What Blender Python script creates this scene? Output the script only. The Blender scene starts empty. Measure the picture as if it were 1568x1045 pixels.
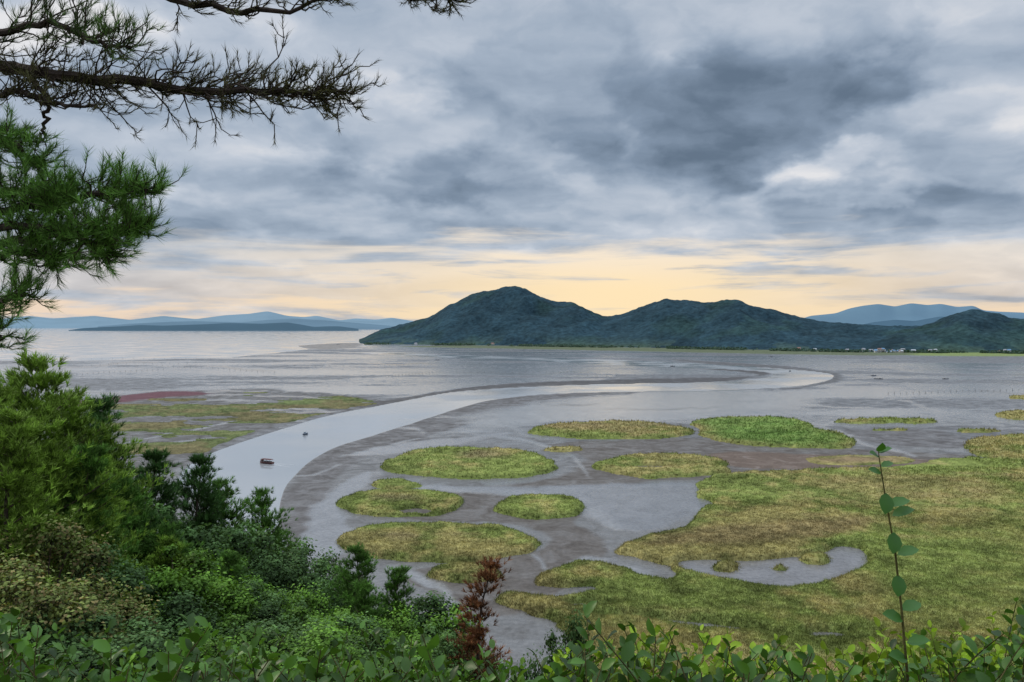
import bpy, math, numpy as np
from mathutils import Vector
rng=np.random.default_rng(7)
H=70.0; F=1220.0; YH=499.0
PITCH=math.atan((522.5-YH)/F)
sc=bpy.context.scene
# ---------------------------------------------------------------- helpers
def ray(u,v):
    u=np.asarray(u,float); v=np.asarray(v,float)
    cx=(u-784)/F; cy=(522.5-v)/F
    y=math.cos(PITCH)+math.sin(PITCH)*cy; z=-math.sin(PITCH)+math.cos(PITCH)*cy
    return cx+0*y,y+0*cx,z+0*cx
def G(u,v):
    x,y,z=ray(u,v); t=-H/z
    return np.stack([x*t,y*t],-1)
def W(u,v,D):
    x,y,z=ray(u,v); t=D/y
    return np.stack([x*t,y*t,H+z*t],-1)
_tab=rng.random((256,256))
def vnoise(x,y):
    xi=np.floor(x).astype(int); yi=np.floor(y).astype(int)
    fx=x-xi; fy=y-yi; fx=fx*fx*(3-2*fx); fy=fy*fy*(3-2*fy)
    a=_tab[xi&255,yi&255]; b=_tab[(xi+1)&255,yi&255]; c=_tab[xi&255,(yi+1)&255]; d=_tab[(xi+1)&255,(yi+1)&255]
    return (a*(1-fx)+b*fx)*(1-fy)+(c*(1-fx)+d*fx)*fy
def fbm(x,y,s,o=4,off=0):
    r=0;a=1;t=0
    for i in range(o):
        r=r+a*vnoise(x/s+off+17.3*i,y/s+off*2+9.1*i); t+=a; a*=.5; s=s/2.03
    return r/t-.5
def sm(a,b,x):
    t=np.clip((x-a)/(b-a),0,1); return t*t*(3-2*t)
def mk(name,V,Fc,mats,col=None,smooth=False,midx=None,extra=None,link=True):
    V=np.ascontiguousarray(V,dtype=np.float32); Fc=np.ascontiguousarray(Fc,dtype=np.int32); k=Fc.shape[1]
    me=bpy.data.meshes.new(name)
    me.vertices.add(len(V)); me.vertices.foreach_set('co',V.ravel())
    me.loops.add(Fc.size); me.loops.foreach_set('vertex_index',Fc.ravel())
    me.polygons.add(len(Fc)); me.polygons.foreach_set('loop_start',np.arange(0,Fc.size,k,dtype=np.int32))
    me.polygons.foreach_set('use_smooth',np.full(len(Fc),bool(smooth)))
    for m in mats: me.materials.append(m)
    if midx is not None: me.polygons.foreach_set('material_index',np.asarray(midx,dtype=np.int32))
    if col is not None:
        a=me.color_attributes.new('Col','FLOAT_COLOR','POINT')
        c=np.ones((len(V),4),np.float32); c[:,:3]=col; a.data.foreach_set('color',c.ravel())
    if extra is not None:
        for n,arr in extra.items():
            a=me.attributes.new(n,'FLOAT','POINT'); a.data.foreach_set('value',np.ascontiguousarray(arr,dtype=np.float32))
    me.update(calc_edges=True)
    if not link: return me
    ob=bpy.data.objects.new(name,me); sc.collection.objects.link(ob); return ob
class Acc:
    def __init__(s): s.V=[];s.F=[];s.C=[];s.M=[];s.n=0
    def add(s,V,Fc,C,m=0):
        V=np.asarray(V,float).reshape(-1,3); Fc=np.asarray(Fc,int).reshape(-1,3)
        s.V.append(V); s.F.append(Fc+s.n); s.C.append(np.broadcast_to(np.asarray(C,float),V.shape).copy()); s.M.append(np.full(len(Fc),m)); s.n+=len(V)
    def mesh(s,name,mats,smooth=False,link=True):
        return mk(name,np.concatenate(s.V),np.concatenate(s.F),mats,np.concatenate(s.C),smooth,np.concatenate(s.M),link=link)
def tube(acc,P,R,col,m=0,k=6):
    P=np.asarray(P,float); n=len(P); R=np.broadcast_to(np.asarray(R,float),(n,))
    T=np.gradient(P,axis=0); T/=np.linalg.norm(T,axis=1)[:,None]+1e-9
    if abs(T[:,2]).mean()>.6: up=np.tile([[1.,0,0]],(n,1))
    else: up=np.tile([[0,0,1.]],(n,1))
    X=np.cross(T,up); X/=np.linalg.norm(X,axis=1)[:,None]+1e-9; Y=np.cross(T,X)
    a=np.arange(k)/k*2*np.pi
    V=P[:,None]+R[:,None,None]*(X[:,None]*np.cos(a)[None,:,None]+Y[:,None]*np.sin(a)[None,:,None])
    i=np.arange(n-1)[:,None]*k; j=np.arange(k)[None]; j2=(j+1)%k
    q=np.stack([i+j,i+j2,i+k+j2,i+k+j],-1).reshape(-1,4)
    acc.add(V.reshape(-1,3),np.concatenate([q[:,[0,1,2]],q[:,[0,2,3]]]),col,m)
def box(acc,c,s,col,m=0,yaw=0):
    v=np.array([[x,y,z] for x in(-.5,.5) for y in(-.5,.5) for z in(-.5,.5)])*np.array(s)
    ca,sa=math.cos(yaw),math.sin(yaw); R=np.array([[ca,-sa,0],[sa,ca,0],[0,0,1]])
    v=v@R.T+np.array(c)
    q=[[0,1,3,2],[4,6,7,5],[0,4,5,1],[2,3,7,6],[0,2,6,4],[1,5,7,3]]
    acc.add(v,[t for a in q for t in([a[0],a[1],a[2]],[a[0],a[2],a[3]])],col,m)
def norm(a): return a/(np.linalg.norm(a,axis=-1,keepdims=True)+1e-9)
def rsph(n): return norm(rng.normal(size=(n,3)))
LV=np.array([[0,0,0],[-.2,.2,.05],[0,.2,0],[.2,.2,.05],[-.29,.5,.08],[0,.5,.01],[.29,.5,.08],[-.2,.8,.04],[0,.8,-.02],[.2,.8,.04],[0,1,-.08]])
LF=np.array([[0,2,1],[0,3,2],[1,2,5],[1,5,4],[2,3,6],[2,6,5],[4,5,8],[4,8,7],[5,6,9],[5,9,8],[7,8,10],[8,9,10]])
LV2=np.array([[0,0,0],[-.27,.45,.07],[.27,.45,.07],[0,1,-.05]]); LF2=np.array([[0,2,1],[1,2,3]])
def leaves(acc,P,Dr,Up,L,col,m=0,tv=LV,tf=LF,wid=1.0):
    n=len(P); Dr=norm(Dr); X=norm(np.cross(Dr,Up)); Z=np.cross(X,Dr)
    L=np.broadcast_to(L,(n,))[:,None,None]
    V=P[:,None]+L*(tv[None,:,0:1]*wid*X[:,None]+tv[None,:,1:2]*Dr[:,None]+tv[None,:,2:3]*Z[:,None])
    Fc=tf[None]+np.arange(n)[:,None,None]*len(tv)
    C=np.repeat(np.broadcast_to(col,(n,3)),len(tv),axis=0)
    acc.add(V.reshape(-1,3),Fc.reshape(-1,3),C,m)
def needles(acc,P,Dr,n,L,w,col,spread=.8,back=.08,m=0):
    N=len(P); P=np.repeat(P,n,0); D0=np.repeat(norm(Dr),n,0)
    d=norm(D0+spread*rsph(N*n)); P=P-D0*rng.random((N*n,1))*back
    l=L*(.7+.5*rng.random((N*n,1))); s=norm(np.cross(d,rsph(N*n)))*w
    V=np.stack([P-s,P+s,P+d*l],1).reshape(-1,3)
    C=np.repeat(np.repeat(np.broadcast_to(col,(N,3)),n,0)*(.75+.5*rng.random((N*n,1))),3,0)
    acc.add(V,np.arange(N*n*3).reshape(-1,3),C,m)
# ---------------------------------------------------------------- materials
def newmat(name):
    m=bpy.data.materials.new(name); m.use_nodes=True; nt=m.node_tree
    b=nt.nodes['Principled BSDF']; return m,nt,b
def nd(nt,t,**k):
    n=nt.nodes.new(t)
    for a,v in k.items(): setattr(n,a,v)
    return n
def sock(nt,inp,val):
    if isinstance(val,(int,float)): inp.default_value=val
    elif isinstance(val,(tuple,list)): inp.default_value=val
    else: nt.links.new(val,inp)
def M(nt,op,a,b=None,c=None):
    n=nd(nt,'ShaderNodeMath',operation=op); sock(nt,n.inputs[0],a)
    if b is not None: sock(nt,n.inputs[1],b)
    if c is not None: sock(nt,n.inputs[2],c)
    return n.outputs[0]
def mixc(nt,f,a,b,bt='MIX'):
    n=nd(nt,'ShaderNodeMix',data_type='RGBA',blend_type=bt)
    sock(nt,n.inputs[0],f); sock(nt,n.inputs[6],a); sock(nt,n.inputs[7],b); return n.outputs[2]
def mrange(nt,v,a,b,c,d,smooth=True):
    n=nd(nt,'ShaderNodeMapRange',interpolation_type='SMOOTHSTEP' if smooth else 'LINEAR')
    sock(nt,n.inputs[0],v)
    for i,x in zip((1,2,3,4),(a,b,c,d)): n.inputs[i].default_value=x
    return n.outputs[0]
def noise(nt,vec,scale,detail=4,rough=.5,dist=0):
    n=nd(nt,'ShaderNodeTexNoise'); 
    if vec is not None: nt.links.new(vec,n.inputs['Vector'])
    n.inputs['Scale'].default_value=scale; n.inputs['Detail'].default_value=detail
    n.inputs['Roughness'].default_value=rough; n.inputs['Distortion'].default_value=dist; return n
def grey(nt,v):
    cc=nd(nt,'ShaderNodeCombineColor'); [nt.links.new(v,cc.inputs[i]) for i in range(3)]; return cc.outputs[0]
def attrmat(name,rough=.6,spec=.3,nscale=0,namp=.3,trans=0,bump=0,bscale=1):
    m,nt,b=newmat(name)
    at=nd(nt,'ShaderNodeAttribute',attribute_name='Col'); c=at.outputs['Color']
    geo=nd(nt,'ShaderNodeNewGeometry')
    if nscale:
        nz=noise(nt,geo.outputs['Position'],nscale,3)
        g=mrange(nt,nz.outputs['Fac'],.3,.7,1-namp,1+namp,False)
        c=mixc(nt,1.0,c,grey(nt,g),'MULTIPLY')
    nt.links.new(c,b.inputs['Base Color']); b.inputs['Roughness'].default_value=rough
    b.inputs['Specular IOR Level'].default_value=spec
    if bump:
        nz=noise(nt,geo.outputs['Position'],bscale,4); bp=nd(nt,'ShaderNodeBump'); bp.inputs['Strength'].default_value=1
        bp.inputs['Distance'].default_value=bump; nt.links.new(nz.outputs['Fac'],bp.inputs['Height']); nt.links.new(bp.outputs[0],b.inputs['Normal'])
    if trans:
        tr=nd(nt,'ShaderNodeBsdfTranslucent'); mx=nd(nt,'ShaderNodeMixShader'); mx.inputs[0].default_value=trans
        c2=mixc(nt,1.0,c,(1.3,1.35,.7,1),'MULTIPLY'); nt.links.new(c2,tr.inputs[0])
        nt.links.new(b.outputs[0],mx.inputs[1]); nt.links.new(tr.outputs[0],mx.inputs[2])
        nt.links.new(mx.outputs[0],nt.nodes['Material Output'].inputs[0])
    return m
leaf_m=attrmat('leaf_glossy',.38,.3,trans=.25)
foli_m=attrmat('foliage',.6,.15,trans=.25)
need_m=attrmat('pine_needles',.6,.15)
bark_m=attrmat('bark',.9,.1,nscale=9,namp=.5,bump=.02,bscale=25)
reed_m=attrmat('reeds',.9,.05,nscale=.8,namp=.32,bump=.4,bscale=1.3)
hill_m=attrmat('forested_hill',.95,.03,nscale=.07,namp=.35,bump=5,bscale=.08)  # blue of the aerial haze is put into the hill colours
haze_m=attrmat('distant_hill',1,.0,nscale=.001,namp=.06)  # aerial haze painted as pale blue surface colour
under_m=attrmat('undergrowth',.9,.1,nscale=.8,namp=.5,bump=.2,bscale=2)
paint_m=attrmat('painted_surface',.5,.4,nscale=2,namp=.1)
# mud
mud_m,nt,b=newmat('tidal_mud')
geo=nd(nt,'ShaderNodeNewGeometry'); pos=geo.outputs['Position']
at=nd(nt,'ShaderNodeAttribute',attribute_name='Col'); aw=nd(nt,'ShaderNodeAttribute',attribute_name='wet')
n1=noise(nt,pos,.09,6,.66,.8); n2=noise(nt,pos,.7,5,.68)
g=M(nt,'ADD',mrange(nt,n1.outputs['Fac'],.3,.7,.74,1.2,False),mrange(nt,n2.outputs['Fac'],.3,.7,-.28,.28,False))
nt.links.new(mixc(nt,1.0,at.outputs['Color'],grey(nt,g),'MULTIPLY'),b.inputs['Base Color'])
wv=M(nt,'ADD',aw.outputs['Fac'],M(nt,'MULTIPLY',M(nt,'SUBTRACT',n1.outputs['Fac'],.5),1.7))
nt.links.new(mrange(nt,wv,.05,.95,.68,.13),b.inputs['Roughness'])
nt.links.new(mrange(nt,wv,.1,.95,.12,.62),b.inputs['Specular IOR Level'])
bp=nd(nt,'ShaderNodeBump'); bp.inputs['Distance'].default_value=.1; bp.inputs['Strength'].default_value=.85
nt.links.new(n2.outputs['Fac'],bp.inputs['Height']); nt.links.new(bp.outputs[0],b.inputs['Normal'])
# water
wat_m,nt,b=newmat('estuary_water')
geo=nd(nt,'ShaderNodeNewGeometry'); pos=geo.outputs['Position']
b.inputs['Base Color'].default_value=(.33,.34,.345,1)
b.inputs['Specular IOR Level'].default_value=.6
n1=noise(nt,pos,.55,4,.55); n3=noise(nt,pos,.012,4,.5)
nt.links.new(mrange(nt,n3.outputs['Fac'],.35,.65,.05,.22),b.inputs['Roughness'])
bp=nd(nt,'ShaderNodeBump'); bp.inputs['Distance'].default_value=.035; bp.inputs['Strength'].default_value=.7
nt.links.new(n1.outputs['Fac'],bp.inputs['Height']); nt.links.new(bp.outputs[0],b.inputs['Normal'])
# ---------------------------------------------------------------- tidal flat
us=np.concatenate([np.linspace(-2600,-60,50)[:-1],np.arange(-60,1632,1.7),np.linspace(1632,4200,50)])
vs=np.concatenate([[499.6,500.4,501.4,502.6,504],np.arange(505,560,.8),np.arange(560,1075,1.4),np.linspace(1080,1500,14)])
UU,VV=np.meshgrid(us,vs); XY=G(UU,VV); X=XY[...,0].ravel(); Y=XY[...,1].ravel(); DD=np.hypot(X,Y)
NR,NC=UU.shape
def sdf(poly,X,Y):
    """signed distance in metres (positive inside) to a map polygon"""
    P=np.asarray(poly); out=np.full(X.shape,-1e4)
    mg=.08*np.hypot(P[:,0],P[:,1]).max()+25
    s=(X>P[:,0].min()-mg)&(X<P[:,0].max()+mg)&(Y>P[:,1].min()-mg)&(Y<P[:,1].max()+mg)
    x=X[s];y=Y[s]; d=np.full(x.shape,1e12); ins=np.zeros(x.shape,bool); n=len(P)
    for i in range(n):
        ax,ay=P[i];bx,by=P[(i+1)%n]; ex=bx-ax;ey=by-ay; wx=x-ax;wy=y-ay
        t=np.clip((wx*ex+wy*ey)/(ex*ex+ey*ey+1e-9),0,1)
        d=np.minimum(d,(wx-ex*t)**2+(wy-ey*t)**2)
        c=((ay>y)!=(by>y))&(x<(bx-ax)*(y-ay)/(by-ay+1e-12)+ax); ins^=c
    out[s]=np.sqrt(d)*np.where(ins,1,-1); return out
def smoothpoly(p,it=2):
    p=np.asarray(p,float)
    for _ in range(it):
        q=np.roll(p,-1,0); p=np.stack([p*.75+q*.25,p*.25+q*.75],1).reshape(-1,2)
    return p
def GP(p,it=2): 
    p=smoothpoly(p,it); return G(p[:,0],p[:,1])
def EL(cx,cy,rx,ry,jit=.11,n=14):
    a=np.arange(n)/n*2*np.pi; r=1+jit*(rng.random(n)*2-1)
    return np.stack([cx+rx*np.cos(a)*r,cy+ry*np.sin(a)*r],1)
def line(pts,w):
    p=np.asarray(pts,float); t=np.gradient(p,axis=0); t/=np.linalg.norm(t,axis=1)[:,None]
    nn=np.stack([-t[:,1],t[:,0]],1); w=np.broadcast_to(w,(len(p),))[:,None]
    return np.concatenate([p+nn*w,(p-nn*w)[::-1]])
nA=fbm(X,Y,60,5); nB=fbm(X,Y,22,4,5); nC=fbm(X,Y,300,4,9); nD=fbm(X*.35,Y,90,5,31); nE=fbm(X,Y,7,3,12); nF=fbm(X*.3,Y,40,5,91)
edge=(nA*.10+nB*.07)*DD*.35+nE*3
tone=np.zeros((len(X),3)); tone[:]=(.155,.148,.14)
wet=np.full(len(X),.58); hgt=.16+.1*nA
far=sm(310,560,DD)
def setf(m,col=None,w=None,h=None):
    global tone,wet,hgt
    if col is not None: tone=tone*(1-m[:,None])+np.array(col)*m[:,None]
    if w is not None: wet=wet*(1-m)+w*m
    if h is not None: hgt=hgt*(1-m)+h*m
def feat(poly,col=None,w=None,h=None,soft=.006,ed=1,it=2):
    s=sdf(GP(poly,it),X,Y)+edge*ed
    setf(sm(-1,1,s/(soft*DD)),col,w,h)
# silvery wet flats further out, with streaks
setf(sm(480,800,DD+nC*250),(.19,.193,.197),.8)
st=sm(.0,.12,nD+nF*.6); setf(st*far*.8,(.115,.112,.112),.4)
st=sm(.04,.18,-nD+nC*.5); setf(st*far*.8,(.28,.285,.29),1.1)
# open sea, left and far
feat([(-900,540),(-200,548),(100,552),(330,548),(430,538),(470,533),(552,530),(556,520),(600,505),(600,499.6),(-900,499.6)],None,1,-1.0,.03,.5,0)
feat([(440,531),(480,527),(555,524),(560,531),(500,537)],(.20,.17,.14),.5,.2,.01,.3)
# left marsh mud
feat([(60,620),(140,612),(290,600),(390,594),(520,604),(600,616),(530,628),(455,645),(385,668),(300,706),(200,740),(60,760)],(.10,.092,.084),.4,.3)
# dark bank inside of the bend and the dark tongue of mud
feat([(430,760),(455,715),(500,688),(560,668),(640,640),(700,618),(780,605),(900,600),(1010,600),(900,612),(790,625),(730,645),(660,668),(590,690),(540,715),(500,760),(480,830),(440,850)],(.12,.11,.104),.38,.2)
feat([(600,616),(700,594),(820,585),(1000,580),(1160,578),(1190,572),(1150,565),(1060,565),(1170,572),(1140,583),(1000,591),(850,595),(720,605)],(.085,.08,.078),.12,.22,.006,.3)
feat([(440,640),(560,618),(680,600),(820,588),(1000,583),(820,592),(690,607),(600,620),(530,632)],(.095,.088,.084),.2,.22,.006,.2)
feat([(1000,549),(1130,556),(1240,563),(1290,574),(1290,584),(1240,594),(1170,601),(1060,604),(1200,598),(1270,584),(1268,574),(1200,566),(1100,560)],(.105,.10,.098),.3,.22,.006,.3)
# dark mud around reed islands
feat([(560,760),(700,745),(860,735),(900,700),(820,680),(1060,668),(1320,690),(1568,705),(1568,740),(1150,745),(1040,735),(960,745),(900,770),(870,800),(950,830),(900,880),(780,960),(640,900),(600,880),(700,860),(830,850),(840,810),(720,795),(600,800)],(.118,.102,.088),.36,.2)
feat([(1060,690),(1420,700),(1420,718),(1120,722)],(.145,.105,.08),.15,.25)
feat([(1270,655),(1450,655),(1490,690),(1300,678)],(.11,.10,.095),.4,.2)
# shiny wet areas
feat([(470,850),(480,790),(520,735),(580,715),(560,750),(515,775),(530,800),(510,860)],(.21,.207,.207),1.05,.1)
feat([(900,745),(1060,735),(1090,768),(1060,795),(980,818),(925,805),(900,775),(860,757),(660,752),(670,743)],(.19,.187,.187),1.0,.08,.012)
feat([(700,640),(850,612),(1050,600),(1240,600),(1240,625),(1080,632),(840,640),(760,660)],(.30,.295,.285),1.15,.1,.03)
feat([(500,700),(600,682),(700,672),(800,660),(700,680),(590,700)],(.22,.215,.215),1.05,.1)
feat([(560,738),(700,742),(860,752),(905,772),(870,768),(700,754),(600,750)],(.22,.215,.215),1.05,.08)
# river
river=[(300,760),(270,735),(300,706),(345,686),(400,668),(470,646),(530,631),(600,619),(650,608),(700,600),(800,593),(900,589.5),(1000,587.5),(1100,586),(1165,581),(1189,575),(1176,569),(1120,565.5),(1000,561),(900,557),(800,552),(700,548),(600,544),(540,540),(600,541),(700,544.5),(850,548.5),(1000,553.5),(1130,561),(1230,567.5),(1272,573),(1277,580),(1235,590),(1170,595),(1090,598),(980,599),(860,602),(790,607),(725,617),(655,640),(610,655),(560,670),(510,685),(470,708),(440,738),(424,768),(420,800),(440,850),(480,920),(380,900),(340,800)]
feat(river,(.16,.15,.14),1,-.6,.004,.15,2)
def chan(pts,w,ed=.5,c=(.23,.225,.22)):
    p=np.array(pts,float); t=np.linspace(0,1,len(p)); tt=np.linspace(0,1,max(12,len(p)*5))
    L=np.stack([np.interp(tt,t,p[:,0]),np.interp(tt,t,p[:,1])],1); sp=np.hypot(*(p[-1]-p[0]))
    L[1:-1,1]+=np.convolve(rng.normal(0,1,len(tt)),np.ones(3)/3,'same')[1:-1]*sp*.018*(.3+(L[1:-1,1]-500)/400); L[1:-1,0]+=rng.normal(0,sp*.012,len(tt)-2)
    w=np.maximum(w*(.25+1.1*np.sin(tt*np.pi*.9+.15)),.25)
    feat(line(L,w),c,1.15,.05,.006,ed,1)
chan([(610,655),(640,658),(650,663)],1.2,.1)
chan([(1185,595),(1212,606),(1180,613),(1100,617)],1.0,.1)
chan([(690,662),(740,668),(800,672),(850,690)],1.3,.3)
chan([(905,780),(930,800),(950,812)],5,.4)
chan([(940,868),(980,880),(1005,888)],7,.3)
chan([(590,870),(640,885),(680,905),(700,930)],5,.5)
chan([(1240,652),(1280,660),(1320,680),(1400,700)],1,.3)
chan([(860,870),(900,855),(935,858)],2.5,.4)
for pts in [[(60,575),(180,568),(330,570),(400,566)],[(590,577),(650,572),(665,574)],[(240,560),(300,566),(420,572)],[(1400,600),(1480,606),(1568,602)],[(1300,560),(1420,566),(1568,572)],[(700,570),(820,572),(900,571)],[(1190,640),(1260,650),(1300,640)],[(1330,610),(1400,618),(1420,628),(1520,640)],[(170,680),(240,668),(300,655),(400,640)],[(780,652),(800,665),(840,672)],[(450,730),(480,728),(520,712)],[(700,700),(640,735),(560,748)],[(740,800),(780,830),(830,860),(850,900)],[(850,690),(880,700),(900,730)],[(520,700),(570,690),(640,672)],[(200,700),(260,680),(330,670)]]:
    chan(pts,.6,.12)
for k in range(26):
    u0=rng.uniform(60,1560); v0=rng.uniform(549,640)
    if 380<u0<1290 and 560<v0<625: v0=rng.uniform(605,640)
    ln=rng.uniform(60,190); sl=rng.uniform(-.03,.07)
    chan([(u0,v0),(u0+ln*.4,v0+sl*ln*.4+rng.normal(0,1.5)),(u0+ln*.7,v0+sl*ln+rng.normal(0,1.5)),(u0+ln,v0+sl*ln)],rng.uniform(.35,.9),.15,(.085,.08,.078) if k%3 else (.24,.235,.23))
# far shore fields
feat([(1340,541),(1440,537.5),(1700,538),(1700,546),(1400,546)],(.20,.25,.08),0,.6,.01,.1)
feat([(560,531),(760,529),(1000,533),(1300,538),(1400,540),(1400,545),(1300,545),(1000,539),(760,534)],(.11,.13,.065),.1,.5,.01,.15)
# magenta glasswort
feat([(60,622),(150,611),(240,601),(300,600),(330,606),(240,611),(150,620),(70,630)],(.12,.045,.055),0,.35,.01,.9)
hgt=hgt+.04*nB
hgt[DD>9000]=-1.5
# --- reed beds
R=np.full(len(X),-1e4)
reeds=[EL(715,712,135,25),EL(930,660,126,14),[(1055,645),(1120,640),(1210,641),(1252,652),(1238,658),(1290,665),(1318,681),(1296,689),(1180,685),(1090,676),(1066,660)],
 EL(1014,716,106,19),EL(612,773,97,21),EL(608,744,47,9),EL(826,778,68,18),EL(678,833,150,30),EL(712,881,56,14),
 [(925,850),(960,826),(1050,812),(1062,790),(1098,775),(1062,752),(1066,738),(1100,728),(1200,722),(1400,716),(1450,700),(1568,712),(1900,700),(2600,760),(2600,1200),(1000,1200),(880,960),(770,930),(765,912),(850,922),(930,900),(820,902),(815,880),(900,862),(950,868),(1010,892),(1040,880),(1000,862)],
 [(1480,678),(1520,670),(1640,664),(1640,714),(1500,704)],[(1520,634),(1568,629),(1640,630),(1640,648),(1545,643)],[(1534,608),(1640,603),(1640,612),(1560,612)],
 EL(1350,646,82,4.5),EL(1310,706,90,9),EL(1355,659,42,2),EL(1505,661,34,2),EL(865,690,30,2.5)]
for k,p in enumerate(reeds): R=np.maximum(R,sdf(GP(p),X,Y)+edge*(.85 if k==9 else .55))
holes=[EL(990,716,38,3.5),EL(632,786,20,3),
 [(1035,860),(1100,858),(1150,862),(1200,858),(1265,852),(1290,838),(1322,845),(1322,868),(1270,882),(1215,902),(1130,893),(1060,880)],
 EL(1350,650,50,2.5),EL(1160,666,50,1.0),[(840,942),(1000,956),(1120,975),(1180,968),(1100,955),(950,940)],EL(1265,975,40,6),EL(905,928,48,6),EL(1120,735,28,2)]
Hh=np.full(len(X),-1e4)
for k,p in enumerate(holes): Hh=np.maximum(Hh,sdf(GP(p),X,Y)+edge*.8+(2.5 if k==2 else 0))
R=np.minimum(R,-Hh)
for p in [EL(1112,869,26,9),EL(1250,858,28,8),EL(1195,871,12,4)]: R=np.maximum(R,sdf(GP(p),X,Y)+edge*.3)
feat(holes[2],(.19,.18,.175),.9,.06,.006,.5); feat(EL(990,716,44,6),(.19,.18,.17),.95,.1)
# patchy salt marsh on the left
ml=sdf(GP([(90,640),(150,618),(300,606),(400,600),(520,606),(585,617),(520,628),(450,645),(380,666),(300,700),(220,730),(60,740)]),X,Y)
nM=fbm(X*.35,Y,30,6,77)
marsh=np.where(ml>-5,np.minimum(ml+edge*.5,(nM+.02)*60),-1e4)
R2=np.maximum(R,marsh)
hr=np.where(R>=marsh,1.6,.4)
hr=np.where((np.abs(X-G(1310,706)[0])<60)&(np.abs(Y-G(1310,706)[1])<26),.5,hr)
gz=hgt.copy()
Vg=np.stack([X,Y,gz],1)
i=np.arange(NR-1)[:,None]*NC; j=np.arange(NC-1)[None]
Q=np.stack([i+j,i+j+1,i+NC+j+1,i+NC+j],-1).reshape(-1,4)[:,::-1]
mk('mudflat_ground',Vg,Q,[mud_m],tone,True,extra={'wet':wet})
w=60000
mk('estuary_water',np.array([[-w,20,0],[w,20,0],[w,w,0],[-w,w,0]]),np.array([[0,1,2,3]]),[wat_m])
# reed mass
nG=fbm(X,Y,3.0,3,44)
top=sm(-.3,2.0,R2+nE*2)*hr*(1+.35*fbm(X,Y,6,3,3)+.3*nB+.5*nG)
rz=gz+top-.15
nR=fbm(X,Y,40,5,55); nR2=fbm(X,Y,7,3,66); nR3=fbm(X*.5+Y*.2,Y,16,4,88)
cg=np.array([.185,.22,.06]); cb=np.array([.26,.225,.085]); cbr=np.array([.22,.165,.08])
mixb=sm(-.16,.14,nR+nR2*.5-.14*np.exp(-np.clip(R2,0,50)/6)+.02)[:,None]
rc=cg*(1-mixb)+cb*mixb
bm=sm(.05,.22,nC*.6+nR3*.9)[:,None]; rc=rc*(1-bm*.65)+cbr*bm*.65
def tint(poly,c,a):
    global rc
    m=sm(-.01,.03,(sdf(GP(poly),X,Y)+edge)/DD)[:,None]*a; rc=rc*(1-m)+np.array(c)*m
tint(reeds[2],(.12,.22,.05),.7)
tint([(1320,860),(1450,800),(1568,790),(1700,850),(1700,1000),(1400,980),(1300,930)],(.19,.225,.065),.5)
tint([(940,850),(1000,815),(1200,800),(1400,790),(1300,830),(1100,850)],(.22,.165,.08),.7)
tint([(1200,735),(1400,725),(1568,740),(1568,780),(1300,770)],(.25,.20,.085),.6)
tint(reeds[14],(.19,.135,.08),.9)
for p in [EL(738,701,42,8),EL(905,654,34,4),EL(990,654,34,3),EL(620,828,40,6),EL(700,825,50,5),EL(600,768,40,5)]: tint(p,(.17,.13,.075),.7)
mm=(marsh>R)[:,None]; rc=np.where(mm,np.array([.12,.145,.055])*(1-mixb)+np.array([.145,.125,.06])*mixb,rc)
rc=1.12*rc*(.85+.15*sm(0,6,R2))[:,None]*np.clip(1+.8*nR2[:,None]+.6*nR3[:,None]+.9*nG[:,None],.3,2)
keep=(R2[Q]>-1.2).any(1)&(Y[Q].max(1)<2000)
Qr=Q[keep]; ui,inv=np.unique(Qr,return_inverse=True)
reed=Acc()
Vr=np.stack([X,Y,rz],1)[ui]; q=inv.reshape(-1,4)
reed.add(Vr,np.concatenate([q[:,[0,1,2]],q[:,[0,2,3]]]),rc[ui])
cand=np.where((R2>-.5)&(DD<1100)&(np.abs(UU.ravel()-784)<1000))[0]
cand2=np.where((R2>-.5)&(DD<330)&(VV.ravel()<1000)&(np.abs(UU.ravel()-784)<1000))[0]
pk=np.concatenate([rng.choice(cand,160000),rng.choice(cand2,110000)]); NT=len(pk)
uj=UU.ravel()[pk]+rng.uniform(-1,1,NT); vj=VV.ravel()[pk]+rng.uniform(-.9,.9,NT)
g=G(uj,vj); d=DD[pk]; base=np.column_stack([g,rz[pk]-.5])
hb=(.7+.6*rng.random(NT))*np.clip(d/350,.85,1.5)*np.where(hr[pk]<1,.5,1)
wb=np.clip(.10*d/200,.13,9)
for k in range(2):
    a=rng.uniform(0,np.pi,NT); s=np.stack([np.cos(a)*wb,np.sin(a)*wb,0*a],1)
    lean=np.stack([rng.normal(0,.25,NT),rng.normal(0,.25,NT),np.ones(NT)],1)*hb[:,None]
    o=rng.normal(0,.3,(NT,3))*[1,1,.1]
    V=np.stack([base+o-s,base+o+s,base+o+lean],1).reshape(-1,3)
    c=rc[pk]*(.6+.75*rng.random((NT,1)))
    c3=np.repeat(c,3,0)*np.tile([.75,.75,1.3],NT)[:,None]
    reed.add(V,np.arange(NT*3).reshape(-1,3),c3)
reed.mesh('reed_bed',[reed_m])
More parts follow.
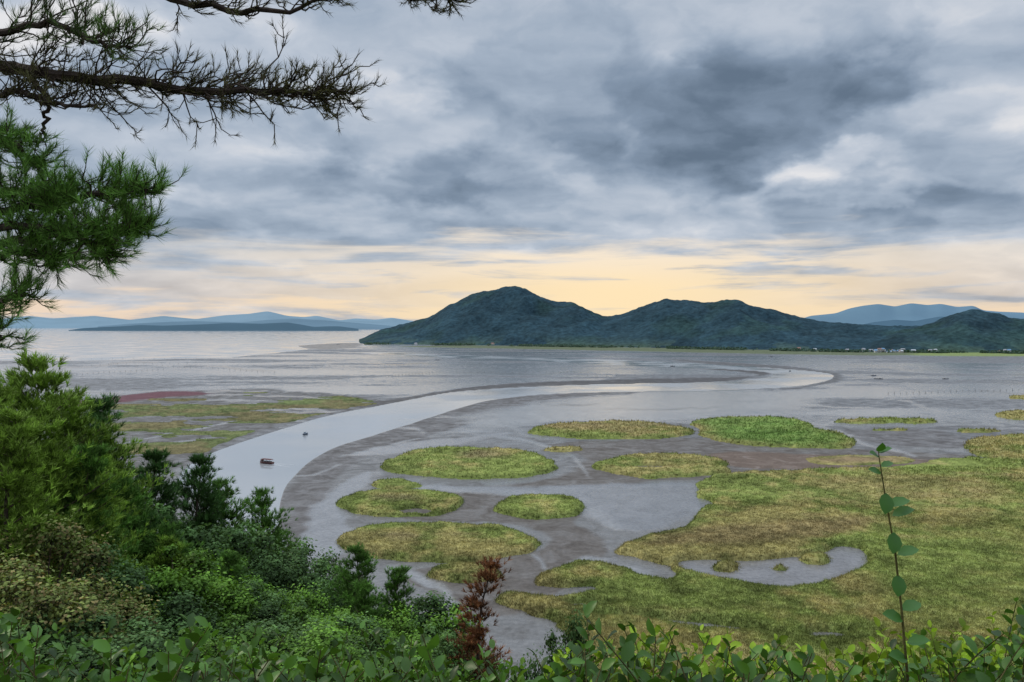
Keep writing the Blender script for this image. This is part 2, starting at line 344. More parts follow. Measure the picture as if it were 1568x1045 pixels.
# ---------------------------------------------------------------- hills
def hill(name,prof,base,depth,col,mat,rough=.12,du=2,peak=.5,nv=90,noise_s=260):
    pu,pv=np.array(prof,float).T; uu=np.arange(pu[0],pu[-1]+.1,du)
    pvv=np.interp(uu,pu,pv); k=np.ones(5)/5; pad=np.pad(pvv,2,mode='edge'); pvv=np.convolve(pad,k,'valid')
    bu,bv=np.array(base,float).T; bD=G(uu,np.interp(uu,bu,bv))[:,1]
    s=np.linspace(0,1,nv)
    Dm=bD[None]+s[:,None]*depth
    x=(uu[None]-784)/F*Dm
    Dp=bD+depth*peak; zr=H+(YH-pvv)/F*Dp; zr=np.maximum(zr,0)
    prof_s=np.where(s<peak,np.sin(s/peak*np.pi/2)**1.25,np.cos((s-peak)/(1-peak)*np.pi/2))
    nz=fbm(x,Dm,noise_s,5,13); rg=1-np.abs(fbm(x+.3*Dm,Dm*.5,noise_s*.9,3,41))*5
    env=np.sin(np.clip(s,0,1)*np.pi)[:,None]*(1-np.exp(-((s-peak)/.12)**2)*.8)[:,None]
    ks=1.0 if mat is hill_m else .25
    z=zr[None]*(prof_s[:,None]+env*ks*(nz*.75+rg*rough))
    if mat is hill_m: z=z+fbm(x,Dm,30,3,2)*13*np.clip(z/40,0,1)-1.0
    V=np.stack([x,Dm,z],-1).reshape(-1,3); n=len(uu)
    i=np.arange(nv-1)[:,None]*n; j=np.arange(n-1)[None]
    q=np.stack([i+j,i+j+1,i+n+j+1,i+n+j],-1).reshape(-1,4)
    f2=fbm(x,Dm,60,4,8).reshape(-1,1); f3=fbm(x,Dm,150,4,28).reshape(-1,1)
    if mat is hill_m:
        c=np.array(col)[None]*(1+.5*nz.reshape(-1,1)+.9*f2)
        gm=sm(0,.2,f3)*.4; c=c*(1-gm)+np.array([.034,.07,.052])*(1+f2)*gm
        lo=np.exp(-np.clip(z,0,None)/14).reshape(-1,1)*(fbm(x,Dm,80,3,4).reshape(-1,1)>.02)*.5
        c=c*(1-lo)+np.array([.10,.14,.075])*lo
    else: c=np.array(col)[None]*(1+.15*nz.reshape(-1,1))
    return mk(name,V,q,[mat],c,True)
hill('forested_hill',[(546,524),(560,516),(585,505),(620,496),(660,483),(690,467),(720,452),(740,446),(760,446),(785,442.5),(805,447),(820,454),(850,463),(880,463),(900,474),(925,485),(955,482),(975,475),(1000,464),(1020,458),(1040,461),(1060,464),(1085,467),(1105,463),(1130,461),(1150,470),(1185,475),(1230,487),(1260,493),(1310,497),(1370,499),(1430,500),(1600,500),(1800,498)],
  [(540,527),(800,530),(1000,533),(1300,539),(1800,543)],1300,(.027,.056,.072),hill_m)
hill('forested_hill',[(1300,532),(1340,519),(1380,506),(1430,496),(1465,484),(1485,480),(1510,483),(1540,488),(1600,492),(1800,480)],
  [(1300,540),(1800,542)],700,(.025,.05,.062),hill_m,noise_s=170)
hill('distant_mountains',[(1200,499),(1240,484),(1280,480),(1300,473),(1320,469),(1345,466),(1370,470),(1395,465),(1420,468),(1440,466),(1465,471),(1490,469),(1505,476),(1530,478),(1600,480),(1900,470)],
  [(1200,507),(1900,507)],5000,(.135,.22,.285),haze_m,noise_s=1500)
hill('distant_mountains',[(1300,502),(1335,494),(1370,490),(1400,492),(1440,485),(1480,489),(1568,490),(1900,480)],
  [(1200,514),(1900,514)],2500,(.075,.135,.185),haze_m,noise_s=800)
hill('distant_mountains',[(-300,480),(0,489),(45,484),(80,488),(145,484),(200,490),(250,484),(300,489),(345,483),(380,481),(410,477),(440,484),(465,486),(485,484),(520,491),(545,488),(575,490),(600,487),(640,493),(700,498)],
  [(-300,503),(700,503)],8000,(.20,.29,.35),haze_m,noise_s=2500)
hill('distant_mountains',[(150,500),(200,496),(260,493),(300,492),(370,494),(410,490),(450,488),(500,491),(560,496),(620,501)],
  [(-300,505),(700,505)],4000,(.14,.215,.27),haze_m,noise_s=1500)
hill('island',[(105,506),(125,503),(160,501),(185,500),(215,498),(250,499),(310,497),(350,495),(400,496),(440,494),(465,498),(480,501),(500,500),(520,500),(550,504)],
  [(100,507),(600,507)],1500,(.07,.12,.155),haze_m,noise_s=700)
# ---------------------------------------------------------------- near hillside
def slope(r): return .43+(.62-.43)*sm(-.25,.1,r)
def hz(x,y):
    y=np.asarray(y,float); return 68.3-slope(x/np.maximum(y,1.0))*np.maximum(y,0)-.6*sm(0,1.5,y)
xs=np.linspace(-160,160,161); ys=np.concatenate([np.linspace(-40,0,9),np.linspace(1,180,150)])
XX,YY=np.meshgrid(xs,ys); ZZ=np.maximum(hz(XX,YY)+fbm(XX,YY,9,4)*1.2*np.clip(YY/20,0,1),-3)
n=len(xs); i=np.arange(len(ys)-1)[:,None]*n; j=np.arange(n-1)[None]
mk('hillside_terrain',np.stack([XX,YY,ZZ],-1).reshape(-1,3),np.stack([i+j,i+j+1,i+n+j+1,i+n+j],-1).reshape(-1,4),[under_m],np.array([.03,.042,.018])*(1+fbm(XX,YY,5,3).reshape(-1,1)),True)
# ---------------------------------------------------------------- trees
BK=(.09,.065,.05)
def pine_mesh(name,col,wid=2.6,ht=10.,whorls=15,dens=1.0):
    A=Acc(); lean=rng.normal(0,.3,2)
    zz=np.linspace(0,ht*.97,9); T=np.stack([lean[0]*(zz/ht)**2+.12*np.sin(zz),lean[1]*(zz/ht)**2,zz],1)
    tube(A,T,np.linspace(.17,.02,9),BK,1,7)
    P=[];Dv=[];sh=[]
    for k in range(whorls):
        f=.22+.76*(k/(whorls-1))**.85; z=f*ht; c=np.array([np.interp(z,zz,T[:,0]),np.interp(z,zz,T[:,1]),z])
        rad=wid*(1-f)**.65*(.7+.5*rng.random())+.25
        for b_ in range(rng.integers(4,7)):
            a=rng.uniform(0,2*np.pi); L=rad*(.55+.6*rng.random()); d=np.array([np.cos(a),np.sin(a),.15+.35*f])
            t=np.linspace(0,1,5)[:,None]; br=c+d*L*t+np.array([0,0,1])*(.22*L*t**2)
            tube(A,br,np.linspace(.045*(1-f)+.015,.01,5),BK,1,4)
            nt_=int((9+14*L)*dens); tt=rng.uniform(.3,1.05,nt_)**.8
            p=c+d*L*tt[:,None]+np.array([0,0,1])*(.22*L*tt[:,None]**2)
            off=rng.normal(0,.16*L**.5+.05,(nt_,3))*[1,1,.5]
            P.append(p+off); Dv.append(norm(d*.6+off*1.5+[0,0,.9])); sh.append((.15+.95*tt+.7*off[:,2])*rng.uniform(.7,1.3))  # shading put into needle colour: darker inside, lighter outside and on top
    P.append(np.array([T[-1]+[0,0,.1*i_] for i_ in range(5)])); Dv.append(np.tile([[0,0,1.]],(5,1))); sh.append(np.ones(5)*1.2)
    P=np.concatenate(P);Dv=np.concatenate(Dv);sh=np.clip(np.concatenate(sh),.15,1.8)
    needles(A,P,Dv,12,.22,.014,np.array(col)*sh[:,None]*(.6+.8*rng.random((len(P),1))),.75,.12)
    return A.mesh(name,[need_m,bark_m],link=False)
def broad_mesh(name,col,ht=10.,wid=3.2,nl=16000,lobes=60,leaf=.19,col2=None,f2=.25):
    A=Acc(); z0=ht*.3
    tube(A,[[0,0,0],[.1,0,z0*.6],[.0,.1,z0*1.2],[.2,.1,ht*.7]],[.2,.16,.12,.05],BK,1,7)
    P=[];Nn=[];S=[]
    for k in range(lobes):
        d=rsph(1)[0]; d[2]=abs(d[2])*1.1-.25; rr=rng.uniform(.45,1.08)
        c=np.array([d[0]*wid*rr,d[1]*wid*rr,ht*.55+d[2]*ht*.40*rr]); r=rng.uniform(.3,.95)*wid/3
        tube(A,[[.05,.05,z0],c*[.5,.5,1]*.5+np.array([0,0,z0*.5]),c],[.07,.04,.015],BK,1,4)
        n_=int(nl/lobes*(.4+r)); q_=rsph(n_); rad=r*(.4+.85*rng.random((n_,1)))*(1+.3*np.sin(q_[:,:1]*7+k)*np.cos(q_[:,1:2]*6))
        P.append(c+q_*rad*[1,1,.75]); Nn.append(q_); S.append((.25+.45*rad[:,0]/r+.55*q_[:,2])*rng.uniform(.65,1.35))  # crown shading painted into leaf colour: darker inside, lighter outer and top
    P=np.concatenate(P);Nn=np.concatenate(Nn);S=np.clip(np.concatenate(S),.12,2)
    n=len(P); up=norm(Nn+[0,0,.7]+.8*rsph(n)); dr=np.cross(up,rsph(n))
    C=np.array(col)*np.ones((n,1))
    if col2 is not None: mk_=(rng.random(n)<f2)[:,None]; C=np.where(mk_,np.array(col2),C)
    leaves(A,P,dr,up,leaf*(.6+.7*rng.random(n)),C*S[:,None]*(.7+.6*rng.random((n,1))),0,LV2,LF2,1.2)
    return A.mesh(name,[foli_m,bark_m],link=False)
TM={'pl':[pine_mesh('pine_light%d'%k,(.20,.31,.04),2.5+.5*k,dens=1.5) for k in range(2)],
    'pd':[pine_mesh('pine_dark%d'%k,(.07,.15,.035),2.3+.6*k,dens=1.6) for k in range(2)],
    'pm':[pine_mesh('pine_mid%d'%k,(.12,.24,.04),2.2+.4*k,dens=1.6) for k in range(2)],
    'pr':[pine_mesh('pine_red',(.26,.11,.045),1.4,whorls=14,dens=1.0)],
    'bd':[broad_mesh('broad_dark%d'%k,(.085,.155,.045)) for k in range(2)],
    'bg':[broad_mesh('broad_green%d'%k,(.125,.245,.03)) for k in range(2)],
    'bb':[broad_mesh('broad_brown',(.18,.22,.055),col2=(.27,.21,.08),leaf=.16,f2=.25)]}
NM={'pl':'pine_tree','pd':'pine_tree','pm':'pine_tree','pr':'withered_conifer_tree','bd':'broadleaf_tree','bg':'broadleaf_tree','bb':'oak_tree'}
def plant(u,v,D,kind,wf=1.0):
    p=W(u,v,D); g=float(hz(p[0],p[1])); h=p[2]-g
    if h<1.5: return
    me=TM[kind][rng.integers(len(TM[kind]))]; o=bpy.data.objects.new(NM[kind],me); sc.collection.objects.link(o)
    o.location=(p[0],p[1],g-.2); s=(h+.2)/10.; sw=wf*max(.6,min(s,1.25))
    o.scale=(sw,sw,s); o.rotation_euler=(0,0,rng.uniform(0,6.28))
for t in [(38,556,24,'pl'),(-25,600,22,'pl'),(78,612,26,'pl'),(0,640,19,'pl'),(128,618,31,'pd'),(160,668,31,'pl'),(120,690,25,'pm'),(222,696,36,'pd'),(262,735,36,'bd'),(295,702,38,'pd',.9),(190,740,30,'pm'),
  (335,742,40,'pm'),(398,756,44,'pm',.8),(372,785,40,'bd'),(440,792,46,'bd'),(470,832,46,'bd'),(425,830,38,'bd'),(550,842,40,'pm'),(505,872,42,'bd'),(598,872,42,'pm'),(640,886,42,'bd'),(672,905,40,'bg'),
  (718,860,28,'pr'),(862,912,30,'bd',.45),(60,772,19,'bb'),(110,800,22,'bd'),(20,840,16,'bb'),(150,765,27,'pl'),(210,790,30,'pm'),(250,810,30,'pm'),(290,790,34,'bd'),(330,810,34,'bg'),(180,850,24,'bg'),
  (300,880,26,'bg'),(355,850,30,'pm'),(400,880,28,'bd'),(440,878,32,'bg'),(480,905,28,'bg'),(240,900,22,'bd'),(130,890,19,'bb'),(560,900,30,'pm'),(530,925,26,'bg'),(610,915,32,'bg'),(340,925,22,'bg'),(420,930,22,'bd'),
  (160,940,17,'bd'),(60,920,15,'bd'),(590,948,24,'bg'),(660,945,28,'bd'),(480,950,20,'bg'),(270,950,18,'bg'),(700,950,30,'bd',.7),(790,985,26,'bd',.6)]: plant(*t)
silu=np.array([(0,600),(100,660),(200,740),(300,760),(400,800),(500,880),(600,910),(700,945),(800,1000)],float)
for k in range(48):
    u=rng.uniform(-120,720); v=np.interp(u,silu[:,0],silu[:,1])+rng.uniform(25,260); D=rng.uniform(22,60)
    if v<1040: plant(u,v,D,['bd','bg','pm','pm','bd','pd','pl'][rng.integers(7)])
# ---------------------------------------------------------------- overhanging pine, trunk just outside on the left
A=Acc()
def needle_limb(pts,r0,ntw,L,col,nn=42,nl=.085,start=.15,droop=.0,dens=3,up=.5,flat=1.0,spread=.6):
    P=np.array([W(*p) for p in pts]); t=np.linspace(0,1,len(P)); tt=np.linspace(0,1,26)
    C=np.stack([np.interp(tt,t,P[:,k]) for k in range(3)],1)
    for _ in range(2): C[1:-1]=(C[:-2]+2*C[1:-1]+C[2:])/4
    C[1:-1]+=rng.normal(0,.012,(24,3))
    tube(A,C,r0*(1-tt)**.8+.006,(.05,.037,.03),1,7)
    TP=[];TD=[]
    tang=norm(np.gradient(C,axis=0))
    for s in rng.uniform(start,1,ntw):
        k=min(int(s*25),24); b0=C[k]; side=rsph(1)[0]*[1,1,flat]; d=norm(tang[k]*.8+side*.85+np.array([0,0,droop]))
        l=L*(.4+.8*rng.random())*(1.15-.6*s); q=np.linspace(0,1,7)[:,None]
        wob=norm(rng.normal(size=3))*l*.15
        br=b0+d*l*q+np.array([0,0,1])*up*l*q**2+wob*np.sin(q*np.pi*1.6)+rng.normal(0,.006,(7,3))*q
        tube(A,br,np.linspace(.006,.0028,7),(.055,.04,.03),1,4)
        TP.append(br[-1]);TD.append(br[-1]-br[-2])
        for _ in range(dens):
            kk=rng.integers(2,7); d2=norm(norm(br[-1]-br[-2])+1.0*rsph(1)[0]+[0,0,.3]); l2=rng.uniform(.05,.17)
            e=br[kk]+d2*l2; mid=(br[kk]+e)/2+[0,0,-.02]
            tube(A,np.array([br[kk],mid,e]),[.0035,.003,.002],(.055,.04,.03),1,3)
            TP.append(e);TD.append(e-mid)
    TP.append(C[-1]);TD.append(tang[-1])
    TP=np.array(TP);TD=np.array(TD)
    needles(A,TP,TD,nn,nl,.0016,np.array(col)*(.5+1.0*rng.random((len(TP),1))),spread,.08)
tr=[(-330,1150,5.6),(-320,700,5.6),(-300,300,5.6),(-310,-100,5.6),(-280,-500,5.6)]
P=np.array([W(*p) for p in tr]); P[0,2]=float(hz(P[0,0],P[0,1]))-.3
tube(A,P,[.2,.17,.14,.11,.05],(.07,.05,.04),1,10)
DK=(.13,.125,.045); GN=(.16,.31,.055)
needle_limb([(-310,60,5.6),(-100,85,5.3),(0,100,5),(100,112,4.9),(200,125,4.8),(300,136,4.8),(400,142,4.8),(480,140,4.8),(515,138,4.8)],.04,150,.38,DK,17,.055,.2,-.08,4,.2,.65)
needle_limb([(-310,60,5.6),(-100,60,5.1),(0,45,4.8),(80,30,4.7),(160,70,4.6),(190,62,4.6)],.025,40,.26,(.12,.20,.05),26,.07,.3)
needle_limb([(-300,-150,5.6),(0,-70,5.1),(200,-25,4.9),(300,8,4.8),(420,18,4.8),(520,-5,4.8)],.03,36,.22,DK,18,.06,.4,0,3,.2,.5)
needle_limb([(-300,-150,5.6),(200,-90,5.2),(420,-40,5.1),(560,-18,5),(640,-6,5),(700,2,5)],.03,26,.2,DK,18,.06,.6,0,3,.1,.4)
needle_limb([(40,106,4.95),(72,150,4.9),(72,195,4.9),(58,226,4.9)],.012,3,.15,DK,10,.06,.3)
needle_limb([(-310,180,5.6),(-60,150,5.1),(20,140,4.9),(90,160,4.8),(150,165,4.8)],.02,24,.28,DK,14,.06,.45)
for pts,nt_ in [([(-310,400,5.6),(-80,345,5),(50,312,4.7),(150,296,4.6),(230,292,4.6)],58),([(-310,440,5.6),(-80,390,5),(60,365,4.7),(150,354,4.6),(198,356,4.6)],58),
   ([(-310,300,5.6),(-100,240,5),(-20,205,4.8),(30,225,4.7),(55,255,4.7)],32),([(-310,460,5.6),(-80,420,5),(20,385,4.8),(70,392,4.7),(100,400,4.7)],38),
   ([(-310,520,5.6),(-80,480,5),(0,462,4.8),(38,448,4.7)],28),([(-310,560,5.6),(-80,520,5),(-15,515,4.8),(6,518,4.7)],16),([(-310,360,5.6),(-80,320,4.9),(20,290,4.7),(90,305,4.6)],32),([(-310,420,5.6),(-80,370,5),(30,340,4.7),(130,372,4.6),(160,385,4.6)],38)]:
    needle_limb(pts,.03,nt_,.21,GN,32,.07,.4,0,4,.2,.5,.7)
A.mesh('overhanging_pine_tree',[need_m,bark_m])
# ---------------------------------------------------------------- hedge shrubs in the foreground
def shrub(name,u0,u1,prof,D0,D1,nsh,col,leafL,mat=leaf_m,bushy=1.0):
    A=Acc(); PP=[];DR=[];UP=[];LL=[];CC=[]
    for k in range(nsh):
        u=rng.uniform(u0,u1); D=rng.uniform(D0,D1); drop=rng.random()**1.3
        v=np.interp(u,prof[:,0],prof[:,1])+drop*150+rng.normal(0,18)
        tip=W(u,v,D); l=rng.uniform(.35,.7); base=tip+np.array([rng.normal(0,.2),rng.normal(0,.15),-l])
        t=np.linspace(0,1,8)[:,None]; st=base+(tip-base)*t+np.array([rng.normal(0,.06),rng.normal(0,.06),0])*np.sin(t*np.pi)
        tube(A,st,np.linspace(.004,.0015,8),(.09,.08,.03),1,4)
        g=float(hz(base[0],base[1])); tube(A,np.array([[base[0]*.98,base[1]+.1,g-.1],(base+[base[0]*.98,base[1]+.1,g])/2,base]),[.009,.007,.004],(.06,.05,.035),1,4)
        nl=int(19*bushy); s=np.linspace(.1,1,nl)+rng.normal(0,.01,nl); s=np.clip(s,0,1)
        p=np.stack([np.interp(s,t[:,0],st[:,q]) for q in range(3)],1)
        a=np.arange(nl)*2.4+rng.uniform(0,6)
        dr=np.stack([np.cos(a),np.sin(a),.25+.7*s+rng.normal(0,.4,nl)],1)
        PP.append(p);DR.append(dr);UP.append(np.tile([[0,0,1.]],(nl,1))+.9*rsph(nl));LL.append(leafL*(1.2-.5*s)*rng.uniform(.6,1.25,nl))
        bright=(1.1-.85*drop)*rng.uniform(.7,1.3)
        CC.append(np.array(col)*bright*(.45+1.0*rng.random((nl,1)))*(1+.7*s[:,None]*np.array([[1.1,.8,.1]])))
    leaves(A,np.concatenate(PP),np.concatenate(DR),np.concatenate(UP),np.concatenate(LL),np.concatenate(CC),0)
    return A.mesh(name,[mat,bark_m],smooth=True)
hp=np.array([(-60,950),(0,950),(60,958),(100,975),(200,990),(300,978),(400,980),(480,990),(560,975),(640,982),(700,1000),(760,982),(830,1000),(870,960),(940,950),(1000,960),(1060,1000),(1120,1010),(1170,980),(1200,985),(1280,1010),(1350,1000),(1440,1000),(1500,980),(1568,930),(1640,925)],float)+[0,8]
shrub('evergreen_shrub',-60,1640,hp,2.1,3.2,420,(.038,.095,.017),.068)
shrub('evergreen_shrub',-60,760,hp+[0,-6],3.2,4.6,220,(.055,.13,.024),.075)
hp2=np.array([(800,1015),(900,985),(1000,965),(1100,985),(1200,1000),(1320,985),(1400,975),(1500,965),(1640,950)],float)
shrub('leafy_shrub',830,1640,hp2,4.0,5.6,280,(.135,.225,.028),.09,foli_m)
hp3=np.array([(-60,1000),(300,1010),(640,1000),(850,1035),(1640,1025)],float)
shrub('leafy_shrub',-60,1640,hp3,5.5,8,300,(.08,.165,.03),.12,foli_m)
# single tall sprig
A=Acc(); sp=np.array([W(*p) for p in [(1396,1130,2.3),(1390,1040,2.3),(1380,930,2.3),(1370,840,2.3),(1357,770,2.3),(1346,700,2.3),(1345,690,2.3)]])
tube(A,sp,[.004,.004,.0035,.003,.0025,.0015,.001],(.10,.09,.03),1,6)
LP=[(1390,1010,-1),(1388,985,1),(1384,950,-1),(1382,935,1),(1375,880,-.4),(1374,850,1),(1369,815,-.5),(1366,790,.8),(1360,775,1),(1357,755,-.5),(1350,725,-1),(1349,715,1),(1346,700,-.7),(1345,694,.6),(1345,692,0)]
for q in LP:
    p=W(q[0],q[1],2.3); s=q[2]; sz=.064 if q[1]>740 else .04
    if abs(s)<.6: dr=np.array([[s*.5,-.5,.5 if s==0 or q[1]<710 else -.9]]); up=np.array([[0.,-1,.3]])
    else: dr=np.array([[s,rng.uniform(-.4,.4),.35]]); up=np.array([[0,-.7*(1 if s<0 else .6),1.]])
    leaves(A,p[None],dr,up,sz,np.array([[.055,.15,.022]]),0,wid=1.2)
A.mesh('shrub_sprig',[leaf_m,bark_m],smooth=True)
# ---------------------------------------------------------------- boats
def hull(A,L,B,Hh,col):
    st=np.linspace(-.5,.5,11); V=[]
    for s in st:
        wd=B/2*(1-max(0,(s-.05)/.45)**2.2)*(.85 if s<-.45 else 1); sh=Hh*(1+.45*max(0,s)**1.5*2)
        V+= [[s*L,-wd,sh],[s*L,-wd*.75,.1],[s*L,0,-.25],[s*L,wd*.75,.1],[s*L,wd,sh],[s*L,wd*.85,sh-.15],[s*L,-wd*.85,sh-.15]]
    Fq=[]
    for i_ in range(10):
        for j_ in range(7):
            a=i_*7+j_;b_=i_*7+(j_+1)%7; Fq+=[[a,b_,b_+7],[a,b_+7,a+7]]
    for i_ in range(1,6): Fq+=[[0,i_,i_+1],]
    A.add(V,Fq,col)
def boat(name,u,v,L,yaw,hc,cc,kind):
    A=Acc(); B=L*.3; hull(A,L,B,.75,hc)
    if kind=='tour':
        for sx in(-.38,-.13,.12,.3):
            for sy in(-.4,.4): box(A,(sx*L,sy*B,1.3),(.07,.07,1.5),(.4,.38,.36))
        box(A,(-.04*L,0,2.08),(L*.76,B*.95,.12),cc); box(A,(-.04*L,0,2.2),(L*.6,B*.7,.12),cc)
        box(A,(.33*L,0,1.2),(L*.1,B*.6,1.1),(.2,.12,.1)); box(A,(-.05*L,-.28*B,.95),(L*.55,.3,.4),(.12,.1,.1)); box(A,(-.05*L,.28*B,.95),(L*.55,.3,.4),(.12,.1,.1))
        tube(A,[[.3*L,0,2.2],[.3*L,0,3.1]],[.03,.02],(.5,.5,.5))
    else:
        box(A,(-.18*L,0,1.2),(L*.22,B*.6,1.2),cc); box(A,(-.18*L,0,1.86),(L*.28,B*.7,.1),(.5,.5,.5)); box(A,(-.065*L,0,1.4),(.03,B*.45,.5),(.03,.04,.05))
        tube(A,[[.1*L,0,.6],[.1*L,0,2.8]],[.05,.03],(.3,.3,.3)); tube(A,[[-.5*L,0,.5],[-.53*L,0,.9]],[.12,.1],(.05,.05,.05))
    o=A.mesh(name,[paint_m]); g=G(u,v); o.location=(g[0],g[1],.12); o.rotation_euler=(0,0,yaw); return o
boat('tour_boat',408,710,8.5,math.radians(155),(.11,.03,.025),(.13,.035,.03),'tour')
boat('fishing_boat',468,666,5,math.radians(70),(.08,.10,.14),(.3,.35,.4),'f')
for u,v,L,yw in [(1030,561.5,9,20),(1345,581,11,170),(1338,576,8,10),(518,528,14,10),(1210,569,8,60),(1180,547,9,0),(670,552,9,5),(1448,581,8,0)]:
    boat('fishing_boat',u,v,L,math.radians(yw),(.05,.06,.09),(.35,.35,.35),'f')
A=Acc(); g=G(408,710)
for sgn in(-1,1):
    pts=[]
    for k in range(12):
        s=k/11; x=g[0]+3+s*12; y=g[1]-1.2-s*6+sgn*(.6+s*3); wd=.5*(1-s)+.12
        pts+=[[x,y-wd,.03],[x,y+wd,.03]]
    A.add(pts,[t for k in range(11) for t in([2*k,2*k+2,2*k+1],[2*k+1,2*k+2,2*k+3])],(.55,.56,.57))
A.mesh('boat_wake',[paint_m])
# fishing stakes
A=Acc()
for (a,b_,n_) in [((60,578),(250,566),24),((240,560),(420,571),22),((590,577),(668,571),16),((700,571),(900,571),20),((100,560),(300,556),16),((1360,604),(1560,598),22),((60,551),(300,549),16),((900,577),(1060,572),12),((440,561),(600,563),16)]:
    for s in np.linspace(0,1,n_):
        g=G(a[0]+(b_[0]-a[0])*s,a[1]+(b_[1]-a[1])*s+.5*math.sin(9*s)); h=rng.uniform(1.4,2.6)
        tube(A,[[g[0],g[1],-.2],[g[0]+rng.normal(0,.1),g[1],h]],[.22,.16],(.05,.045,.04),0,4)
A.mesh('fishing_net_stakes',[paint_m])
# village
def house(u,v,w_,d_,h_,wall,roof,yaw):
    A=Acc(); box(A,(0,0,h_/2),(w_,d_,h_),wall)
    V=[[-w_*.55,-d_*.58,h_],[w_*.55,-d_*.58,h_],[w_*.55,d_*.58,h_],[-w_*.55,d_*.58,h_],[-w_*.45,0,h_*1.55],[w_*.45,0,h_*1.55]]
    V=np.array(V)+[0,0,.02]
    A.add(V,[[0,1,5],[0,5,4],[2,3,4],[2,4,5],[0,4,3],[1,2,5],[0,2,1],[0,3,2]],roof)
    box(A,(0,-d_/2-.02,1.1),(1.2,.08,2.2),(.08,.06,.05))
    for sx in(-.3,.3): box(A,(sx*w_,-d_/2-.02,h_*.55),(w_*.16,.08,h_*.35),(.04,.05,.07))
    o=A.mesh('village_house',[paint_m]); g=G(u,v); o.location=(g[0],g[1],.4+5*rng.random()**2); o.rotation_euler=(0,0,yaw)
for k in range(40):
    u=[rng.normal(1375,38),rng.uniform(1200,1560),rng.normal(1000,60),rng.uniform(600,760)][rng.choice(4,p=[.6,.24,.11,.05])]
    vb=np.interp(u,[540,800,1000,1300,1800],[527.5,530.5,533.5,539.5,543.5])
    wc=[(.6,.6,.58),(.5,.47,.43),(.7,.71,.72)][rng.integers(3)]; rf=[(.12,.25,.4),(.25,.12,.09),(.3,.3,.32),(.5,.52,.55)][rng.integers(4)]
    house(u,vb+rng.uniform(-.6,.7),rng.uniform(6,12),7,rng.uniform(3,5),wc,rf,rng.uniform(-.5,.5))
# tree belt at the far shore
A=Acc(); n_=1900
u=rng.uniform(560,1700,n_); vb=np.interp(u,[540,800,1000,1300,1800],[527.5,530.8,534,540,544.5])+rng.uniform(-.7,.3,n_)
g=G(u,vb); keepm=fbm(g[:,0],g[:,1],120,3)>-.04; g=g[keepm]; n_=len(g)
for k in range(7):
    o=rsph(n_)*[6,6,2.2]; p=np.column_stack([g,np.full(n_,3.3)])+o
    leaves(A,p,rsph(n_),np.tile([[0,-.6,1.]],(n_,1))+.3*rsph(n_),5.,np.array([[.045,.08,.05]])*(.7+.8*rng.random((n_,1))),0,LV2,LF2,2)
A.mesh('distant_tree_belt',[foli_m])
# ---------------------------------------------------------------- sky
SUN_AZ=math.radians(-58); SUN_EL=math.radians(38)
wd=bpy.data.worlds.new('World'); sc.world=wd; wd.use_nodes=True; nt=wd.node_tree; nt.nodes.clear()
out=nd(nt,'ShaderNodeOutputWorld'); bg=nd(nt,'ShaderNodeBackground')
tc=nd(nt,'ShaderNodeTexCoord'); sx=nd(nt,'ShaderNodeSeparateXYZ'); nt.links.new(tc.outputs['Generated'],sx.inputs[0])
x,y,z=sx.outputs
az=M(nt,'ARCTAN2',x,y); el=M(nt,'ARCSINE',z)
def comb(a,b_,c=0.0):
    n=nd(nt,'ShaderNodeCombineXYZ'); sock(nt,n.inputs[0],a);sock(nt,n.inputs[1],b_);sock(nt,n.inputs[2],c); return n.outputs[0]
def vm(op,a,b_):
    n=nd(nt,'ShaderNodeVectorMath',operation=op); sock(nt,n.inputs[0],a); sock(nt,n.inputs[1],b_); return n
ae=comb(az,el)
wn=noise(nt,comb(az,M(nt,'MULTIPLY',el,1.6)),7,5,.54)
wv=vm('MULTIPLY',vm('SUBTRACT',wn.outputs['Color'],(.5,.5,.5)).outputs[0],(.28,.16,0)).outputs[0]
aew=vm('ADD',ae,wv).outputs[0]
def blob(u,v,ru,rv,amp):
    a0=math.atan((u-784)/F); e0=math.atan((YH-v)/F*math.cos(a0))
    s=vm('SUBTRACT',aew,(a0,e0,0)).outputs[0]; s=vm('MULTIPLY',s,(F/ru,F/rv,0)).outputs[0]
    n=nd(nt,'ShaderNodeVectorMath',operation='LENGTH'); nt.links.new(s,n.inputs[0])
    return mrange(nt,n.outputs['Value'],.35,1.15,amp,0)
zc=M(nt,'ADD',M(nt,'MAXIMUM',z,0.0),.22)
q=comb(M(nt,'DIVIDE',x,zc),M(nt,'DIVIDE',y,zc))
q=vm('ADD',q,vm('MULTIPLY',wv,(1.5,1.5,0)).outputs[0]).outputs[0]
c1=noise(nt,q,1.3,5,.48,.2); c2=noise(nt,q,3.7,6,.54,.1)
c2b=noise(nt,vm('ADD',q,(-.03,.13,0)).outputs[0],3.7,3,.5,.1)
dens=M(nt,'ADD',mrange(nt,c1.outputs['Fac'],.3,.7,.14,.60,False),mrange(nt,c2.outputs['Fac'],.3,.7,-.065,.065,False))
dens=M(nt,'ADD',dens,M(nt,'MULTIPLY',M(nt,'SUBTRACT',c2b.outputs['Fac'],c2.outputs['Fac']),-.48))
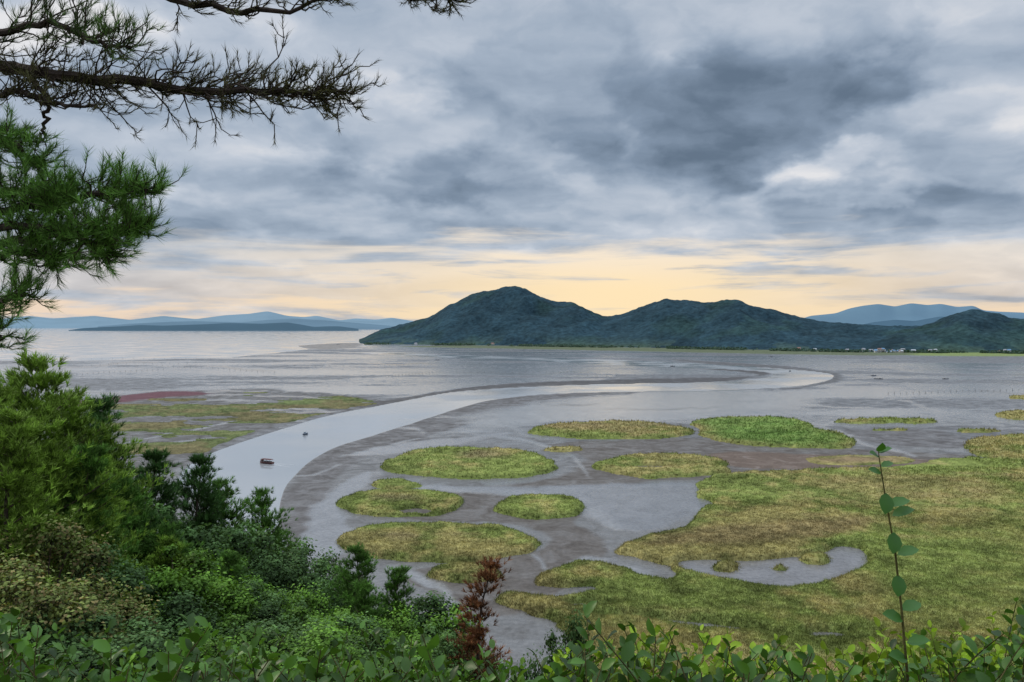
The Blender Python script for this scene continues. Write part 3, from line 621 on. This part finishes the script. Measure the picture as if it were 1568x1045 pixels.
for bl in [(1200,150,210,105,.40),(1010,170,180,110,.26),(1100,245,130,55,.28),(880,90,280,100,.12),(590,275,200,48,.30),(1430,335,190,45,.22),(740,290,150,45,.14),(900,240,90,50,.16),(1300,130,120,60,.2),(250,355,300,25,.14),(700,350,300,20,.10),(700,130,120,40,.08),
           (620,130,70,40,-.20),(1270,268,120,24,-.28),(1480,170,150,50,-.24),(110,40,170,60,-.34),(300,200,200,50,-.14),(1450,60,200,60,-.05),(420,70,140,70,-.08),(860,275,50,22,-.14),(960,200,50,25,-.12),(150,300,220,22,-.2),(1350,303,160,16,-.16)]:
    dens=M(nt,'ADD',dens,blob(*bl))
ramp=nd(nt,'ShaderNodeValToRGB'); nt.links.new(dens,ramp.inputs[0]); e=ramp.color_ramp.elements
e[0].position=0.0; e[0].color=(.80,.80,.82,1); e[1].position=1.0; e[1].color=(.125,.175,.245,1)
for p_,c_ in [(.2,(.55,.605,.69,1)),(.45,(.375,.45,.555,1)),(.7,(.235,.305,.405,1))]:
    n=e.new(p_); n.color=c_
col=ramp.outputs[0]
sn=noise(nt,comb(M(nt,'MULTIPLY',az,2.8),M(nt,'MULTIPLY',el,30)),1.6,6,.58,.35)
gz_=M(nt,'SUBTRACT',az,.13); gauss=M(nt,'POWER',2.718,M(nt,'MULTIPLY',M(nt,'MULTIPLY',gz_,gz_),-5.0))
elw=M(nt,'ADD',el,M(nt,'MULTIPLY',M(nt,'SUBTRACT',sn.outputs['Fac'],.5),.13))
wf=mrange(nt,elw,.07,.112,1,0); wf=M(nt,'MULTIPLY',wf,M(nt,'ADD',.2,M(nt,'MULTIPLY',gauss,.78)))
low=mrange(nt,elw,.012,.05,1,0)
wf=M(nt,'MAXIMUM',wf,M(nt,'MULTIPLY',low,.92))
streak=mrange(nt,sn.outputs['Fac'],.5,.66,1,.3); wf=M(nt,'MULTIPLY',wf,streak)
warm=mixc(nt,gauss,(.88,.69,.54,1),(1.05,.82,.50,1))
warm=mixc(nt,mrange(nt,el,.04,.10,0,1),warm,(.98,.84,.67,1))
col=mixc(nt,wf,col,warm)
up=mrange(nt,el,.42,1.0,1.0,2.8)
col=mixc(nt,1.0,col,grey(nt,up),'MULTIPLY')
sky=nd(nt,'ShaderNodeTexSky',sky_type='NISHITA'); sky.sun_disc=False; sky.sun_elevation=SUN_EL; sky.sun_rotation=SUN_AZ
b1=nd(nt,'ShaderNodeBackground'); nt.links.new(sky.outputs[0],b1.inputs[0]); b1.inputs[1].default_value=.06
nt.links.new(col,bg.inputs[0]); bg.inputs[1].default_value=1.0
mx=nd(nt,'ShaderNodeMixShader'); mx.inputs[0].default_value=.95
nt.links.new(b1.outputs[0],mx.inputs[1]); nt.links.new(bg.outputs[0],mx.inputs[2]); nt.links.new(mx.outputs[0],out.inputs[0])
sl=bpy.data.lights.new('sun','SUN'); sl.energy=1.4; sl.angle=math.radians(15); sl.color=(1,.88,.70)
so=bpy.data.objects.new('sun',sl); sc.collection.objects.link(so)
dv=Vector((math.sin(SUN_AZ)*math.cos(SUN_EL),math.cos(SUN_AZ)*math.cos(SUN_EL),math.sin(SUN_EL)))
so.rotation_euler=dv.to_track_quat('Z','Y').to_euler()
cam=bpy.data.cameras.new('camera'); cam.lens=28.01; cam.sensor_width=36; cam.clip_start=.05; cam.clip_end=200000
co=bpy.data.objects.new('camera',cam); sc.collection.objects.link(co); co.location=(0,0,H); co.rotation_euler=(math.pi/2-PITCH,0,0)
sc.camera=co
sc.view_settings.view_transform='Standard'; sc.view_settings.look='None'; sc.view_settings.exposure=0
